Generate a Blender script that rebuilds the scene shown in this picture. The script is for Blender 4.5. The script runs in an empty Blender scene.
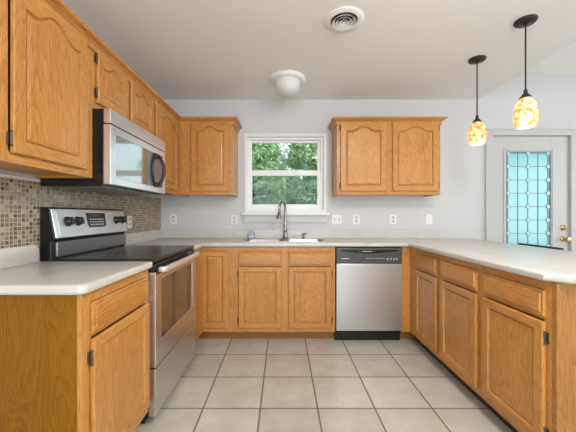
import bpy, bmesh, math, random
from mathutils import Vector, Matrix
random.seed(7)
PI = math.pi
S = bpy.context.scene
C = S.collection

# ------------------------------------------------------------ camera, world, lights, exposure
cd = bpy.data.cameras.new('camera'); cam = bpy.data.objects.new('camera', cd); C.objects.link(cam)
cd.sensor_width = 36; cd.lens = 18.5; cd.shift_x = .0095; cd.shift_y = -.0017; cd.clip_start = .02
cam.location = (0, 0, 1.17); cam.rotation_euler = (PI/2, 0, 0)
S.camera = cam

W = bpy.data.worlds.new('world'); S.world = W; W.use_nodes = True
bg = W.node_tree.nodes['Background']; bg.inputs[0].default_value = (.82, .94, 1, 1); bg.inputs[1].default_value = 1.5

S.view_settings.view_transform = 'Standard'; S.view_settings.look = 'None'
S.view_settings.gamma = 1; S.view_settings.use_curve_mapping = False
S.view_settings.exposure = .52

def area(name, loc, rot, sx, sy, power, col):
    l = bpy.data.lights.new(name, 'AREA'); l.shape = 'RECTANGLE'; l.size = sx; l.size_y = sy
    l.energy = power; l.color = col
    o = bpy.data.objects.new(name, l); C.objects.link(o); o.location = loc; o.rotation_euler = rot
    return o
sun = bpy.data.lights.new('sun', 'SUN'); sun.energy = 3.0; sun.angle = .03; sun.color = (1, .96, .88)
so = bpy.data.objects.new('sun', sun); C.objects.link(so); so.rotation_euler = (math.radians(32), math.radians(14), 0)
# daylight through the glazing behind the camera and along the dining side
area('daylight_rear', (.15, -3.0, 1.35), (PI/2+.25, 0, 0), 2.2, 2.0, 46, (.93, .97, 1))
area('daylight_dining_rear', (3.7, -3.0, 1.35), (PI/2+.2, 0, 0), 1.9, 2.0, 7, (.93, .97, 1))
area('daylight_dining', (5.27, .6, 1.45), (PI/2, 0, PI/2), 2.4, 1.6, 26, (.92, .97, 1))

# ------------------------------------------------------------ materials
def mat(name):
    m = bpy.data.materials.new(name); m.use_nodes = True
    nt = m.node_tree; return m, nt, nt.nodes, nt.links, nt.nodes['Principled BSDF']
def plain(name, col, rough=.5, metal=0, **kw):
    m, nt, N, L, b = mat(name)
    b.inputs['Base Color'].default_value = (*col, 1); b.inputs['Roughness'].default_value = rough
    b.inputs['Metallic'].default_value = metal
    for k, v in kw.items(): b.inputs[k.replace('_', ' ')].default_value = v
    # a faint unevenness of the finish
    tc = N.new('ShaderNodeTexCoord'); n = N.new('ShaderNodeTexNoise'); n.inputs['Scale'].default_value = 30
    L.new(tc.outputs['Object'], n.inputs['Vector'])
    mr = N.new('ShaderNodeMapRange'); mr.inputs['To Min'].default_value = rough*.9; mr.inputs['To Max'].default_value = min(1, rough*1.1)
    L.new(n.outputs['Fac'], mr.inputs['Value']); L.new(mr.outputs[0], b.inputs['Roughness'])
    return m
def ramp(N, stops):
    r = N.new('ShaderNodeValToRGB'); e = r.color_ramp.elements
    while len(e) < len(stops): e.new(.5)
    for i, (p, c) in enumerate(stops): e[i].position = p; e[i].color = (*c, 1)
    return r
def mathn(N, L, op, a, b=None, c=None):
    n = N.new('ShaderNodeMath'); n.operation = op
    for i, v in enumerate((a, b, c)):
        if v is None: continue
        if isinstance(v, (int, float)): n.inputs[i].default_value = v
        else: L.new(v, n.inputs[i])
    return n.outputs[0]

def oak(name, axis, tint=.92, tg=1.0, tb=1.0):
    m, nt, N, L, b = mat(name)
    tc = N.new('ShaderNodeTexCoord'); oi = N.new('ShaderNodeObjectInfo')
    off = N.new('ShaderNodeVectorMath'); off.operation = 'SCALE'; off.inputs[0].default_value = (7.3, 4.1, 9.7)
    L.new(oi.outputs['Random'], off.inputs['Scale'])
    add = N.new('ShaderNodeVectorMath'); add.operation = 'ADD'
    L.new(tc.outputs['Object'], add.inputs[0]); L.new(off.outputs[0], add.inputs[1])
    def scaled(al, ac):
        mp = N.new('ShaderNodeMapping'); s = [ac]*3; s['XYZ'.index(axis)] = al
        mp.inputs['Scale'].default_value = s; L.new(add.outputs[0], mp.inputs['Vector']); return mp.outputs[0]
    # cathedral figure: contour lines of a stretched noise
    n1 = N.new('ShaderNodeTexNoise'); n1.inputs['Scale'].default_value = 1; n1.inputs['Detail'].default_value = 1.5; n1.inputs['Roughness'].default_value = .45
    L.new(scaled(1.7, 7), n1.inputs['Vector'])
    rings = mathn(N, L, 'FRACT', mathn(N, L, 'MULTIPLY', n1.outputs['Fac'], 19))
    tri = mathn(N, L, 'POWER', rings, 2.2)
    # fine pores
    n2 = N.new('ShaderNodeTexNoise'); n2.inputs['Scale'].default_value = 1; n2.inputs['Detail'].default_value = 3
    L.new(scaled(14, 330), n2.inputs['Vector'])
    pores = mathn(N, L, 'MULTIPLY', mathn(N, L, 'SUBTRACT', n2.outputs['Fac'], .5), 1.2)
    # broad tone
    n3 = N.new('ShaderNodeTexNoise'); n3.inputs['Scale'].default_value = 1; n3.inputs['Detail'].default_value = 2
    L.new(scaled(.9, 5), n3.inputs['Vector'])
    f = mathn(N, L, 'MULTIPLY_ADD', tri, .22, mathn(N, L, 'MULTIPLY', pores, .95))
    f = mathn(N, L, 'ADD', f, mathn(N, L, 'MULTIPLY_ADD', n3.outputs['Fac'], .5, -.02))
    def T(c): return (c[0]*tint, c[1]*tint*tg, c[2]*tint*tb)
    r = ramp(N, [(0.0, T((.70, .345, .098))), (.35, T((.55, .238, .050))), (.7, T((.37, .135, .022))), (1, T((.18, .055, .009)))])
    L.new(f, r.inputs[0]); L.new(r.outputs[0], b.inputs['Base Color'])
    b.inputs['Roughness'].default_value = .38; b.inputs['Coat Weight'].default_value = .15; b.inputs['Coat Roughness'].default_value = .2
    bp = N.new('ShaderNodeBump'); bp.inputs['Strength'].default_value = .12; bp.inputs['Distance'].default_value = .001; bp.invert = True
    L.new(f, bp.inputs['Height']); L.new(bp.outputs[0], b.inputs['Normal'])
    return m
OAK = {a: oak('oak_grain_along_'+a.lower(), a) for a in 'XYZ'}
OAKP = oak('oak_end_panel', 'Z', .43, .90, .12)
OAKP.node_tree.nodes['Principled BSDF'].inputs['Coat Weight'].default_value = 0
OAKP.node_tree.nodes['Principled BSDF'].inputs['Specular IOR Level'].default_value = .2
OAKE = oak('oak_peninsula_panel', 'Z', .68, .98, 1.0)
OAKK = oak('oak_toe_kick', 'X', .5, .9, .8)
OM = [OAK['Z'], OAK['X'], OAK['Y']]      # material slots 0 vertical, 1 along width, 2 along depth

def paint(name, col, rough=.6, bump=.15, scale=160):
    m, nt, N, L, b = mat(name)
    tc = N.new('ShaderNodeTexCoord'); n = N.new('ShaderNodeTexNoise'); n.inputs['Scale'].default_value = scale; n.inputs['Detail'].default_value = 3
    L.new(tc.outputs['Object'], n.inputs['Vector'])
    b.inputs['Base Color'].default_value = (*col, 1); b.inputs['Roughness'].default_value = rough
    bp = N.new('ShaderNodeBump'); bp.inputs['Strength'].default_value = bump; bp.inputs['Distance'].default_value = .002
    L.new(n.outputs['Fac'], bp.inputs['Height']); L.new(bp.outputs[0], b.inputs['Normal'])
    return m
M = {}
M['wall'] = paint('wall_paint', (.63, .62, .63))
M['ceil'] = paint('ceiling_paint', (.88, .85, .83), .85, .5, 60)
M['trim'] = paint('white_trim_paint', (.82, .82, .82), .35, .03)
M['doorpaint'] = paint('door_paint', (.56, .55, .53), .4, .03)
M['vinyl'] = plain('white_vinyl', (.86, .87, .87), .35)
M['black'] = plain('black_enamel', (.009, .009, .010), .25)
M['blackmat'] = plain('black_plastic', (.018, .018, .019), .45)
M['darkmetal'] = plain('oil_rubbed_bronze', (.035, .026, .02), .45, .6)
M['hinge'] = plain('dark_bronze_hinge', (.13, .085, .055), .4, .6)
M['brass'] = plain('brass', (.60, .43, .2), .25, 1)
M['chrome'] = plain('brushed_nickel', (.62, .61, .60), .22, 1)
M['faucetmetal'] = plain('brushed_nickel_dark', (.27, .245, .22), .25, 1)
M['knobblack'] = plain('knob_black', (.02, .02, .022), .3)
M['white_plastic'] = plain('white_plastic', (.82, .82, .80), .35)
M['slot'] = plain('socket_slot', (.50, .49, .47), .5)
M['lightgrey'] = plain('light_grey_print', (.62, .62, .62), .5)
M['lead'] = plain('lead_came', (.24, .30, .33), .5, .1)
M['whiteglass'] = plain('white_bevel_glass', (.62, .72, .74), .25)
M['plate'] = plain('frosted_white_glass', (.80, .80, .78), .25, 0, Transmission_Weight=.15)
M['bottle'] = plain('clear_bottle_plastic', (.80, .86, .84), .12, 0, Transmission_Weight=.6, IOR=1.3)
M['bluelabel'] = plain('white_and_blue_label', (.60, .62, .78), .4)
M['caulk'] = plain('white_caulk', (.85, .84, .82), .5)
M['sinksteel'] = plain('sink_steel', (.50, .50, .49), .36, 1)

def steel(name, col, rough, axis='X', tone=.06):
    m, nt, N, L, b = mat(name)
    tc = N.new('ShaderNodeTexCoord'); mp = N.new('ShaderNodeMapping')
    s = [900]*3; s['XYZ'.index(axis)] = 6; mp.inputs['Scale'].default_value = s
    n = N.new('ShaderNodeTexNoise'); n.inputs['Scale'].default_value = 1; n.inputs['Detail'].default_value = 2
    L.new(tc.outputs['Object'], mp.inputs[0]); L.new(mp.outputs[0], n.inputs['Vector'])
    r = ramp(N, [(.3, tuple(c*(1-tone) for c in col)), (.7, tuple(min(1, c*(1+tone)) for c in col))])
    L.new(n.outputs['Fac'], r.inputs[0]); L.new(r.outputs[0], b.inputs['Base Color'])
    b.inputs['Metallic'].default_value = 1; b.inputs['Roughness'].default_value = rough
    b.inputs['Anisotropic'].default_value = .5
    return m
M['steel'] = steel('brushed_stainless', (.70, .70, .72), .3)
M['steeldark'] = steel('dark_stainless', (.30, .30, .31), .32)

def laminate():
    m, nt, N, L, b = mat('speckled_laminate')
    tc = N.new('ShaderNodeTexCoord')
    n = N.new('ShaderNodeTexNoise'); n.inputs['Scale'].default_value = 420; n.inputs['Detail'].default_value = 2
    n2 = N.new('ShaderNodeTexNoise'); n2.inputs['Scale'].default_value = 9; n2.inputs['Detail'].default_value = 4
    L.new(tc.outputs['Object'], n.inputs['Vector']); L.new(tc.outputs['Object'], n2.inputs['Vector'])
    f = mathn(N, L, 'MULTIPLY_ADD', n.outputs['Fac'], .6, mathn(N, L, 'MULTIPLY', n2.outputs['Fac'], .4))
    r = ramp(N, [(.32, (.52, .49, .44)), (.5, (.60, .57, .525)), (.68, (.67, .65, .61))])
    L.new(f, r.inputs[0]); L.new(r.outputs[0], b.inputs['Base Color'])
    b.inputs['Roughness'].default_value = .3; b.inputs['Coat Weight'].default_value = .2; b.inputs['Coat Roughness'].default_value = .15
    return m
M['lam'] = laminate()

def tiles(name, px, py, ox, oy, axes, grout_w, stops, grout, rough, bump, cloud=0.0):
    m, nt, N, L, b = mat(name)
    tc = N.new('ShaderNodeTexCoord'); sp = N.new('ShaderNodeSeparateXYZ'); L.new(tc.outputs['Object'], sp.inputs[0])
    u = mathn(N, L, 'DIVIDE', mathn(N, L, 'SUBTRACT', sp.outputs[axes[0]], ox), px)
    v = mathn(N, L, 'DIVIDE', mathn(N, L, 'SUBTRACT', sp.outputs[axes[1]], oy), py)
    cb = N.new('ShaderNodeCombineXYZ')
    L.new(mathn(N, L, 'FLOOR', u), cb.inputs[0]); L.new(mathn(N, L, 'FLOOR', v), cb.inputs[1])
    wn = N.new('ShaderNodeTexWhiteNoise'); wn.noise_dimensions = '3D'; L.new(cb.outputs[0], wn.inputs['Vector'])
    def edge(w, p):
        d = mathn(N, L, 'ABSOLUTE', mathn(N, L, 'SUBTRACT', mathn(N, L, 'FRACT', w), .5))
        return mathn(N, L, 'MULTIPLY', mathn(N, L, 'SUBTRACT', .5, d), p)
    d = mathn(N, L, 'MINIMUM', edge(u, px), edge(v, py))
    mr = N.new('ShaderNodeMapRange'); mr.inputs['From Min'].default_value = grout_w*.5; mr.inputs['From Max'].default_value = grout_w*.5+grout_w*.35
    L.new(d, mr.inputs['Value'])
    r = ramp(N, stops)
    fac = wn.outputs['Value']
    if cloud:
        n = N.new('ShaderNodeTexNoise'); n.inputs['Scale'].default_value = 7; n.inputs['Detail'].default_value = 6; n.inputs['Roughness'].default_value = .65
        off = N.new('ShaderNodeVectorMath'); off.operation = 'MULTIPLY_ADD'; off.inputs[1].default_value = (13, 13, 13)
        L.new(wn.outputs['Color'], off.inputs[0]); L.new(tc.outputs['Object'], off.inputs[2]); L.new(off.outputs[0], n.inputs['Vector'])
        fac = mathn(N, L, 'ADD', mathn(N, L, 'MULTIPLY', wn.outputs['Value'], 1-cloud), mathn(N, L, 'MULTIPLY', n.outputs['Fac'], cloud))
    L.new(fac, r.inputs[0])
    mx = N.new('ShaderNodeMix'); mx.data_type = 'RGBA'
    L.new(mr.outputs[0], mx.inputs['Factor']); mx.inputs['A'].default_value = (*grout, 1); L.new(r.outputs[0], mx.inputs['B'])
    L.new(mx.outputs['Result'], b.inputs['Base Color'])
    rr = N.new('ShaderNodeMapRange'); rr.inputs['To Min'].default_value = .8; rr.inputs['To Max'].default_value = rough
    L.new(mr.outputs[0], rr.inputs['Value']); L.new(rr.outputs[0], b.inputs['Roughness'])
    bp = N.new('ShaderNodeBump'); bp.inputs['Strength'].default_value = bump; bp.inputs['Distance'].default_value = .003
    L.new(mr.outputs[0], bp.inputs['Height']); L.new(bp.outputs[0], b.inputs['Normal'])
    return m
M['floor'] = tiles('floor_tile', .3465, .3465, .2125, 2.484, (0, 1), .007,
                   [(.25, (.42, .395, .325)), (.5, (.52, .495, .42)), (.75, (.62, .595, .52))], (.17, .13, .09), .3, .3, .8)
M['mosaic'] = tiles('glass_mosaic', .0230, .0218, 0, 0, (1, 2), .0032,
                    [(0, (.13, .075, .03)), (.3, (.24, .155, .08)), (.6, (.31, .235, .15)), (.85, (.38, .32, .24)), (1, (.48, .43, .36))], (.50, .43, .33), .12, .8)

def shade_mat():
    m, nt, N, L, b = mat('mottled_amber_glass')
    tc = N.new('ShaderNodeTexCoord'); n = N.new('ShaderNodeTexNoise'); n.inputs['Scale'].default_value = 38; n.inputs['Detail'].default_value = 5
    oi = N.new('ShaderNodeObjectInfo'); ad = N.new('ShaderNodeVectorMath'); ad.operation = 'ADD'
    L.new(tc.outputs['Object'], ad.inputs[0]); L.new(oi.outputs['Random'], ad.inputs[1]); L.new(ad.outputs[0], n.inputs['Vector'])
    r = ramp(N, [(.36, (.62, .31, .07)), (.45, (.78, .52, .21)), (.52, (.88, .78, .54)), (.65, (.92, .88, .74))])
    L.new(n.outputs['Fac'], r.inputs[0]); L.new(r.outputs[0], b.inputs['Base Color']); L.new(r.outputs[0], b.inputs['Emission Color'])
    b.inputs['Emission Strength'].default_value = .15; b.inputs['Roughness'].default_value = .2
    t = N.new('ShaderNodeBsdfTranslucent'); L.new(r.outputs[0], t.inputs[0])
    mx = N.new('ShaderNodeMixShader'); mx.inputs[0].default_value = .35
    L.new(b.outputs[0], mx.inputs[1]); L.new(t.outputs[0], mx.inputs[2]); L.new(mx.outputs[0], N['Material Output'].inputs[0])
    return m
M['shade'] = shade_mat()
def emit(name, col, s):
    m, nt, N, L, b = mat(name); b.inputs['Emission Color'].default_value = (*col, 1); b.inputs['Emission Strength'].default_value = s
    b.inputs['Base Color'].default_value = (*col, 1); return m
M['bulb'] = emit('lit_bulb', (1, .86, .62), 5)

M['fill_glass'] = emit('fill_lamp_glass', (1, .96, .9), 3)  # glowing dome of the added fill light

def clear_glass():
    m, nt, N, L, b = mat('window_glass')
    t = N.new('ShaderNodeBsdfTransparent'); t.inputs[0].default_value = (.93, .97, .95, 1)
    g = N.new('ShaderNodeBsdfGlossy'); g.inputs['Roughness'].default_value = .03
    fr = N.new('ShaderNodeFresnel'); fr.inputs[0].default_value = 1.2
    mx = N.new('ShaderNodeMixShader'); L.new(fr.outputs[0], mx.inputs[0]); L.new(t.outputs[0], mx.inputs[1]); L.new(g.outputs[0], mx.inputs[2])
    L.new(mx.outputs[0], N['Material Output'].inputs[0]); return m
M['glass'] = clear_glass()
def frosted():
    m, nt, N, L, b = mat('frosted_door_glass')
    tc = N.new('ShaderNodeTexCoord'); n = N.new('ShaderNodeTexNoise'); n.inputs['Scale'].default_value = 120; n.inputs['Detail'].default_value = 3
    L.new(tc.outputs['Object'], n.inputs['Vector'])
    r = ramp(N, [(.35, (.52, .78, .84)), (.65, (.72, .89, .93))]); L.new(n.outputs['Fac'], r.inputs[0])
    t = N.new('ShaderNodeBsdfTranslucent'); L.new(r.outputs[0], t.inputs[0])
    g = N.new('ShaderNodeBsdfGlossy'); g.inputs['Roughness'].default_value = .15
    mx = N.new('ShaderNodeMixShader'); mx.inputs[0].default_value = .06
    L.new(t.outputs[0], mx.inputs[1]); L.new(g.outputs[0], mx.inputs[2])
    L.new(mx.outputs[0], N['Material Output'].inputs[0]); return m
M['frost'] = frosted()
def leafm(name, a, bcol):
    m, nt, N, L, b = mat(name)
    tc = N.new('ShaderNodeTexCoord'); n = N.new('ShaderNodeTexNoise'); n.inputs['Scale'].default_value = 5; n.inputs['Detail'].default_value = 6
    L.new(tc.outputs['Object'], n.inputs['Vector']); r = ramp(N, [(.35, a), (.65, bcol)])
    L.new(n.outputs['Fac'], r.inputs[0]); L.new(r.outputs[0], b.inputs['Base Color']); b.inputs['Roughness'].default_value = .5
    t = N.new('ShaderNodeBsdfTranslucent'); L.new(r.outputs[0], t.inputs[0])
    mx = N.new('ShaderNodeMixShader'); mx.inputs[0].default_value = .35
    L.new(b.outputs[0], mx.inputs[1]); L.new(t.outputs[0], mx.inputs[2]); L.new(mx.outputs[0], N['Material Output'].inputs[0])
    return m
M['leaf'] = leafm('green_leaves', (.15, .27, .11), (.42, .56, .32))
M['leaf2'] = leafm('deep_green_leaves', (.08, .17, .09), (.26, .38, .24))
M['bark'] = paint('bark', (.12, .085, .06), .9, 1, 20)
M['lawn'] = paint('lawn', (.12, .20, .06), .95, 1, 60)

# ------------------------------------------------------------ mesh helpers
class MB:
    def __init__(s): s.bm = bmesh.new()
    def box(s, x0, x1, y0, y1, z0, z1, mi=0, bev=0, seg=2, M4=None):
        t = bmesh.new(); r = bmesh.ops.create_cube(t, size=1)
        for v in t.verts:
            v.co = Vector((x0+(v.co.x+.5)*(x1-x0), y0+(v.co.y+.5)*(y1-y0), z0+(v.co.z+.5)*(z1-z0)))
        if bev > 0:
            b = min(bev, .49*min(abs(x1-x0), abs(y1-y0), abs(z1-z0)))
            bmesh.ops.bevel(t, geom=t.edges[:], offset=b, segments=seg, profile=.5, affect='EDGES')
        return s.merge(t, mi, M4)
    def merge(s, t, mi=0, M4=None):
        if M4: bmesh.ops.transform(t, matrix=M4, verts=t.verts[:])
        bmesh.ops.recalc_face_normals(t, faces=t.faces[:])
        mp = {v: s.bm.verts.new(v.co) for v in t.verts}
        for f in t.faces:
            try: n = s.bm.faces.new([mp[v] for v in f.verts]); n.material_index = mi if mi is not None else f.material_index
            except ValueError: pass
        t.free(); return s
    def prism(s, pts, ax, a0, a1, mi=0, bev=0):
        """pts 2-D polygon in the two other axes, extruded along ax."""
        t = bmesh.new()
        def P(p, a):
            return {'X': (a, p[0], p[1]), 'Y': (p[0], a, p[1]), 'Z': (p[0], p[1], a)}[ax]
        A = [t.verts.new(P(p, a0)) for p in pts]; B = [t.verts.new(P(p, a1)) for p in pts]
        t.faces.new(A); t.faces.new(B[::-1]); n = len(pts)
        for i in range(n): t.faces.new([A[i], A[(i+1) % n], B[(i+1) % n], B[i]][::-1])
        bmesh.ops.recalc_face_normals(t, faces=t.faces[:])
        if bev: bmesh.ops.bevel(t, geom=t.edges[:], offset=bev, segments=2, profile=.5, affect='EDGES')
        return s.merge(t, mi)
    def lathe(s, prof, n=40, M4=None, mi=0, closed=False):
        t = bmesh.new(); R = []
        for r, z in prof:
            if r < 1e-6: R.append([t.verts.new((0, 0, z))])
            else: R.append([t.verts.new((r*math.cos(2*PI*k/n), r*math.sin(2*PI*k/n), z)) for k in range(n)])
        pr = list(zip(R, R[1:])) + ([(R[-1], R[0])] if closed else [])
        for a, b in pr:
            for k in range(n):
                q = [a[k % len(a)], a[(k+1) % len(a)], b[(k+1) % len(b)], b[k % len(b)]]
                q = list(dict.fromkeys(q))
                if len(q) > 2:
                    try: t.faces.new(q)
                    except ValueError: pass
        return s.merge(t, mi, M4)
    def tube(s, pts, rad, n=12, mi=0, cap=True):
        pts = [Vector(p) for p in pts]; rad = rad if isinstance(rad, (list, tuple)) else [rad]*len(pts)
        t = bmesh.new(); R = []; prev = None
        for i, p in enumerate(pts):
            d = (pts[min(i+1, len(pts)-1)]-pts[max(i-1, 0)]).normalized()
            if prev is None:
                u = d.orthogonal().normalized()
            else:
                u = (prev - d*prev.dot(d)).normalized()
            prev = u; w = d.cross(u)
            R.append([t.verts.new(p+(u*math.cos(2*PI*k/n)+w*math.sin(2*PI*k/n))*rad[i]) for k in range(n)])
        for a, b in zip(R, R[1:]):
            for k in range(n): t.faces.new([a[k], a[(k+1) % n], b[(k+1) % n], b[k]])
        if cap: t.faces.new(R[0][::-1]); t.faces.new(R[-1])
        return s.merge(t, mi)
    def build(s, name, mats, parent=None, smooth=False, **props):
        me = bpy.data.meshes.new(name); s.bm.to_mesh(me); s.bm.free()
        for m in (mats if isinstance(mats, (list, tuple)) else [mats]): me.materials.append(m)
        o = bpy.data.objects.new(name, me); C.objects.link(o)
        if parent: o.parent = parent
        if smooth:
            for p in me.polygons: p.use_smooth = True
            try: me.set_sharp_from_angle(angle=math.radians(38))
            except Exception: pass
        for k, v in props.items(): o[k] = v
        return o
def box(name, m, x0, x1, y0, y1, z0, z1, parent=None, bev=0, **props):
    return MB().box(x0, x1, y0, y1, z0, z1, bev=bev).build(name, m, parent, **props)
def thing(name, label, cat, loc=(0, 0, 0), rz=0, group=None):
    o = bpy.data.objects.new(name, None); C.objects.link(o); o.empty_display_size = .1
    o.location = loc; o.rotation_euler = (0, 0, rz); o['label'] = label; o['category'] = cat
    if group: o['group'] = group
    return o
def T(x, y, z): return Matrix.Translation((x, y, z))
def rot(a, ax): return Matrix.Rotation(a, 4, ax)

# ------------------------------------------------------------ room shell
LX, RX, BY, FY, CZ, EX = -1.345, 5.3, -3.2, 3.26, 2.44, 2.146
D = FY
box('floor', M['floor'], LX-.12, RX+.12, BY-.12, FY+.14, -.1, 0, kind='structure')
box('wall_left', M['wall'], LX-.12, LX, BY-.12, FY+.14, 0, 3.6, kind='structure')
# back wall with openings for the window and the door
WX0, WX1, WZ0, WZ1 = -.392, .44, 1.215, 2.02
DX0, DX1, DZ1 = 2.30, 3.17, 2.05
m = MB()
for a in [(LX, WX0, 0, 3.6), (WX0, WX1, 0, WZ0), (WX0, WX1, WZ1, 3.6), (WX1, DX0, 0, 3.6), (DX0, DX1, DZ1, 3.6), (DX1, RX, 0, 3.6)]:
    m.box(a[0], a[1], FY, FY+.14, a[2], a[3])
bmesh.ops.remove_doubles(m.bm, verts=m.bm.verts[:], dist=1e-5)
m.build('wall_back', M['wall'], kind='structure')
m = MB()   # right wall with a glazed opening (dining side)
for a in [(BY, -.65, 0, 3.6), (-.65, 1.85, 0, .6), (-.65, 1.85, 2.3, 3.6), (1.85, FY, 0, 3.6)]:
    m.box(RX, RX+.12, a[0], a[1], a[2], a[3])
m.build('wall_right', M['wall'], kind='structure')
m = MB()
for a in [(LX, -1.0, 0, 3.6), (-1.0, 1.3, 2.4, 3.6), (1.3, 2.7, 0, 3.6), (2.7, 4.7, 2.4, 3.6), (4.7, RX, 0, 3.6), (-1.0, 1.3, 0, .3), (2.7, 4.7, 0, .3)]:
    m.box(a[0], a[1], BY-.12, BY, a[2], a[3])
m.build('wall_rear', M['wall'], kind='structure')
box('ceiling', M['ceil'], LX-.12, EX, BY-.12, FY, CZ, CZ+.30, kind='structure')
m = MB(); m.prism([(FY, 2.72), (FY+.14, 2.70), (FY+.14, 2.85), (BY-.12, 3.85), (BY-.12, 3.70)], 'X', EX-.1, RX+.12)
m.build('ceiling', M['ceil'], kind='structure')
# rear and dining windows (behind the camera): frames and glass
def simple_window(name, axis, a0, a1, z0, z1, pos, n):
    m = MB(); f = .05
    def B(u0, u1, w0, w1):
        if axis == 'X': m.box(u0, u1, pos-.03, pos+.03, w0, w1)
        else: m.box(pos-.03, pos+.03, u0, u1, w0, w1)
    B(a0, a1, z0, z0+f); B(a0, a1, z1-f, z1)
    for k in range(n+1):
        u = a0+(a1-a0-f)*k/n; B(u, u+f, z0+f, z1-f)
    return m.build(name, M['vinyl'], kind='structure')
simple_window('window_2', 'X', -1.0, 1.3, .3, 2.4, BY+.06, 2)
simple_window('window_3', 'X', 2.7, 4.7, .3, 2.4, BY+.06, 2)
simple_window('window_4', 'Y', -.65, 1.85, .6, 2.3, RX+.06, 3)
box('baseboard_back', M['trim'], 2.06, 2.22, FY-.012, FY, 0, .09, kind='structure')
# ------------------------------------------------------------ window over the sink
def frame4(m, x0, x1, z0, z1, w, y0, y1, bev=.003, wb=None, wt=None):
    wb = wb or w; wt = wt or w
    m.box(x0, x0+w, y0, y1, z0, z1, bev=bev); m.box(x1-w, x1, y0, y1, z0, z1, bev=bev)
    m.box(x0+w, x1-w, y0, y1, z0, z0+wb, bev=bev); m.box(x0+w, x1-w, y0, y1, z1-wt, z1, bev=bev)
w1 = bpy.data.objects.new('window_1', None); C.objects.link(w1); w1['kind'] = 'structure'
m = MB(); frame4(m, -.418, .483, 1.19, 2.062, .032, FY-.018, FY); 
m.box(-.395, .46, FY-.024, FY-.017, 2.035, 2.05, bev=.003); m.build('window_casing', M['trim'], w1)
m = MB(); m.box(-.445, .51, FY-.05, FY, 1.166, 1.192, bev=.005); m.build('window_sill', M['trim'], w1)
m = MB(); m.box(-.425, .49, FY-.018, FY, 1.085, 1.166, bev=.004); m.build('window_apron', M['wall'], w1)
m = MB(); frame4(m, WX0, WX1, WZ0, WZ1, .02, FY+.005, FY+.11); m.build('window_frame', M['vinyl'], w1)
m = MB(); frame4(m, WX0+.014, WX1-.014, 1.62, WZ1-.01, .034, FY+.055, FY+.09, wb=.036, wt=.032); us = m.build('upper_sash', M['vinyl'], w1)
box('pane', M['glass'], WX0+.046, WX1-.046, FY+.070, FY+.075, 1.65, WZ1-.04, us)
m = MB(); frame4(m, WX0+.016, WX1-.016, WZ0+.012, 1.665, .04, FY+.015, FY+.05, wb=.062, wt=.06); ls = m.build('lower_sash', M['vinyl'], w1)
box('pane', M['glass'], WX0+.054, WX1-.054, FY+.030, FY+.035, WZ0+.07, 1.61, ls)
m = MB(); m.box(-.1, -.07, FY+.004, FY+.018, 1.640, 1.655, bev=.003); m.box(.14, .17, FY+.004, FY+.018, 1.640, 1.655, bev=.003); m.build('sash_latch', M['vinyl'], w1)

# ------------------------------------------------------------ entry door with leaded glass
DR = bpy.data.objects.new('door_1', None); C.objects.link(DR); DR['kind'] = 'structure'
m = MB()
gx0, gx1, gz0, gz1 = 2.475, 2.965, .42, 1.870
sx0, sx1, sz1 = 2.313, 3.157, 2.040
m.box(sx0, gx0, FY+.012, FY+.055, .01, sz1, bev=.002); m.box(gx1, sx1, FY+.012, FY+.055, .01, sz1, bev=.002)
m.box(gx0, gx1, FY+.012, FY+.055, .01, gz0, bev=.002); m.box(gx0, gx1, FY+.012, FY+.055, gz1, sz1, bev=.002)
m.build('door_slab', M['doorpaint'], DR)
m = MB(); frame4(m, gx0-.035, gx1+.035, gz0-.035, gz1+.035, .022, FY+.004, FY+.013, bev=.004); m.build('lite_frame', M['doorpaint'], DR)
m = MB(); frame4(m, gx0-.001, gx1+.001, gz0-.001, gz1+.001, .006, FY+.008, FY+.03, bev=.001); m.build('glass_gasket', M['lead'], DR)
gl = box('door_glass', M['frost'], gx0, gx1, FY+.026, FY+.032, gz0, gz1, DR)
m = MB(); cw = .0032; yb0, yb1 = FY+.019, FY+.026
cols = [gx0+.022, gx0+.022+(gx1-gx0-.044)*.25, (gx0+gx1)/2, gx1-.022-(gx1-gx0-.044)*.25, gx1-.022]
for c in cols: m.box(c-cw, c+cw, yb0, yb1, gz0, gz1)
rows = [1.855 - .148*k for k in range(10)]
for z in rows: m.box(gx0, gx1, yb0, yb1, z-cw, z+cw)
m.build('lead_came', M['lead'], gl)
m = MB()
for z in rows:
    for c in (cols[0], cols[2], cols[4]):
        m.lathe([(0, 0), (.021, 0), (.021, .008), (0, .010)], 16, T(c, yb0+.004, z) @ rot(PI/2, 'X'))
m.build('glass_jewels', M['whiteglass'], gl, kind='stuff')
m = MB()
for z in rows:
    for c in (cols[0], cols[2], cols[4]):
        m.lathe([(.021, 0), (.0245, 0), (.0245, .009), (.021, .009)], 16, T(c, yb0+.004, z) @ rot(PI/2, 'X'), closed=True)
m.build('jewel_came', M['lead'], gl)
for z in (1.84, 1.06, .28):
    m = MB(); m.tube([(sx0-.004, FY+.004, z-.05), (sx0-.004, FY+.004, z+.05)], .008, 10); m.box(sx0-.02, sx0+.004, FY+.008, FY+.0115, z-.048, z+.048)
    m.build('door_hinge', M['darkmetal'], DR)
kx = 3.10
m = MB(); m.lathe([(0, .0), (.030, 0), (.030, .008), (.022, .016), (.014, .018), (.012, .040), (.026, .050), (.030, .062), (.024, .076), (0, .080)], 28, T(kx, FY+.012, .905) @ rot(PI/2, 'X'))
m.build('door_knob', M['brass'], DR, smooth=True)
m = MB(); m.lathe([(0, 0), (.030, 0), (.030, .010), (.020, .020), (0, .022)], 28, T(kx, FY+.012, 1.03) @ rot(PI/2, 'X')); m.box(kx-.005, kx+.005, FY-.028, FY-.008, 1.012, 1.048, bev=.002)
m.build('deadbolt', M['brass'], DR, smooth=True)
m = MB(); m.box(DX0-.072, DX0+.006, FY-.018, FY, 0, DZ1+.06, bev=.004); m.box(DX1-.006, DX1+.072, FY-.018, FY, 0, DZ1+.06, bev=.004)
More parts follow.
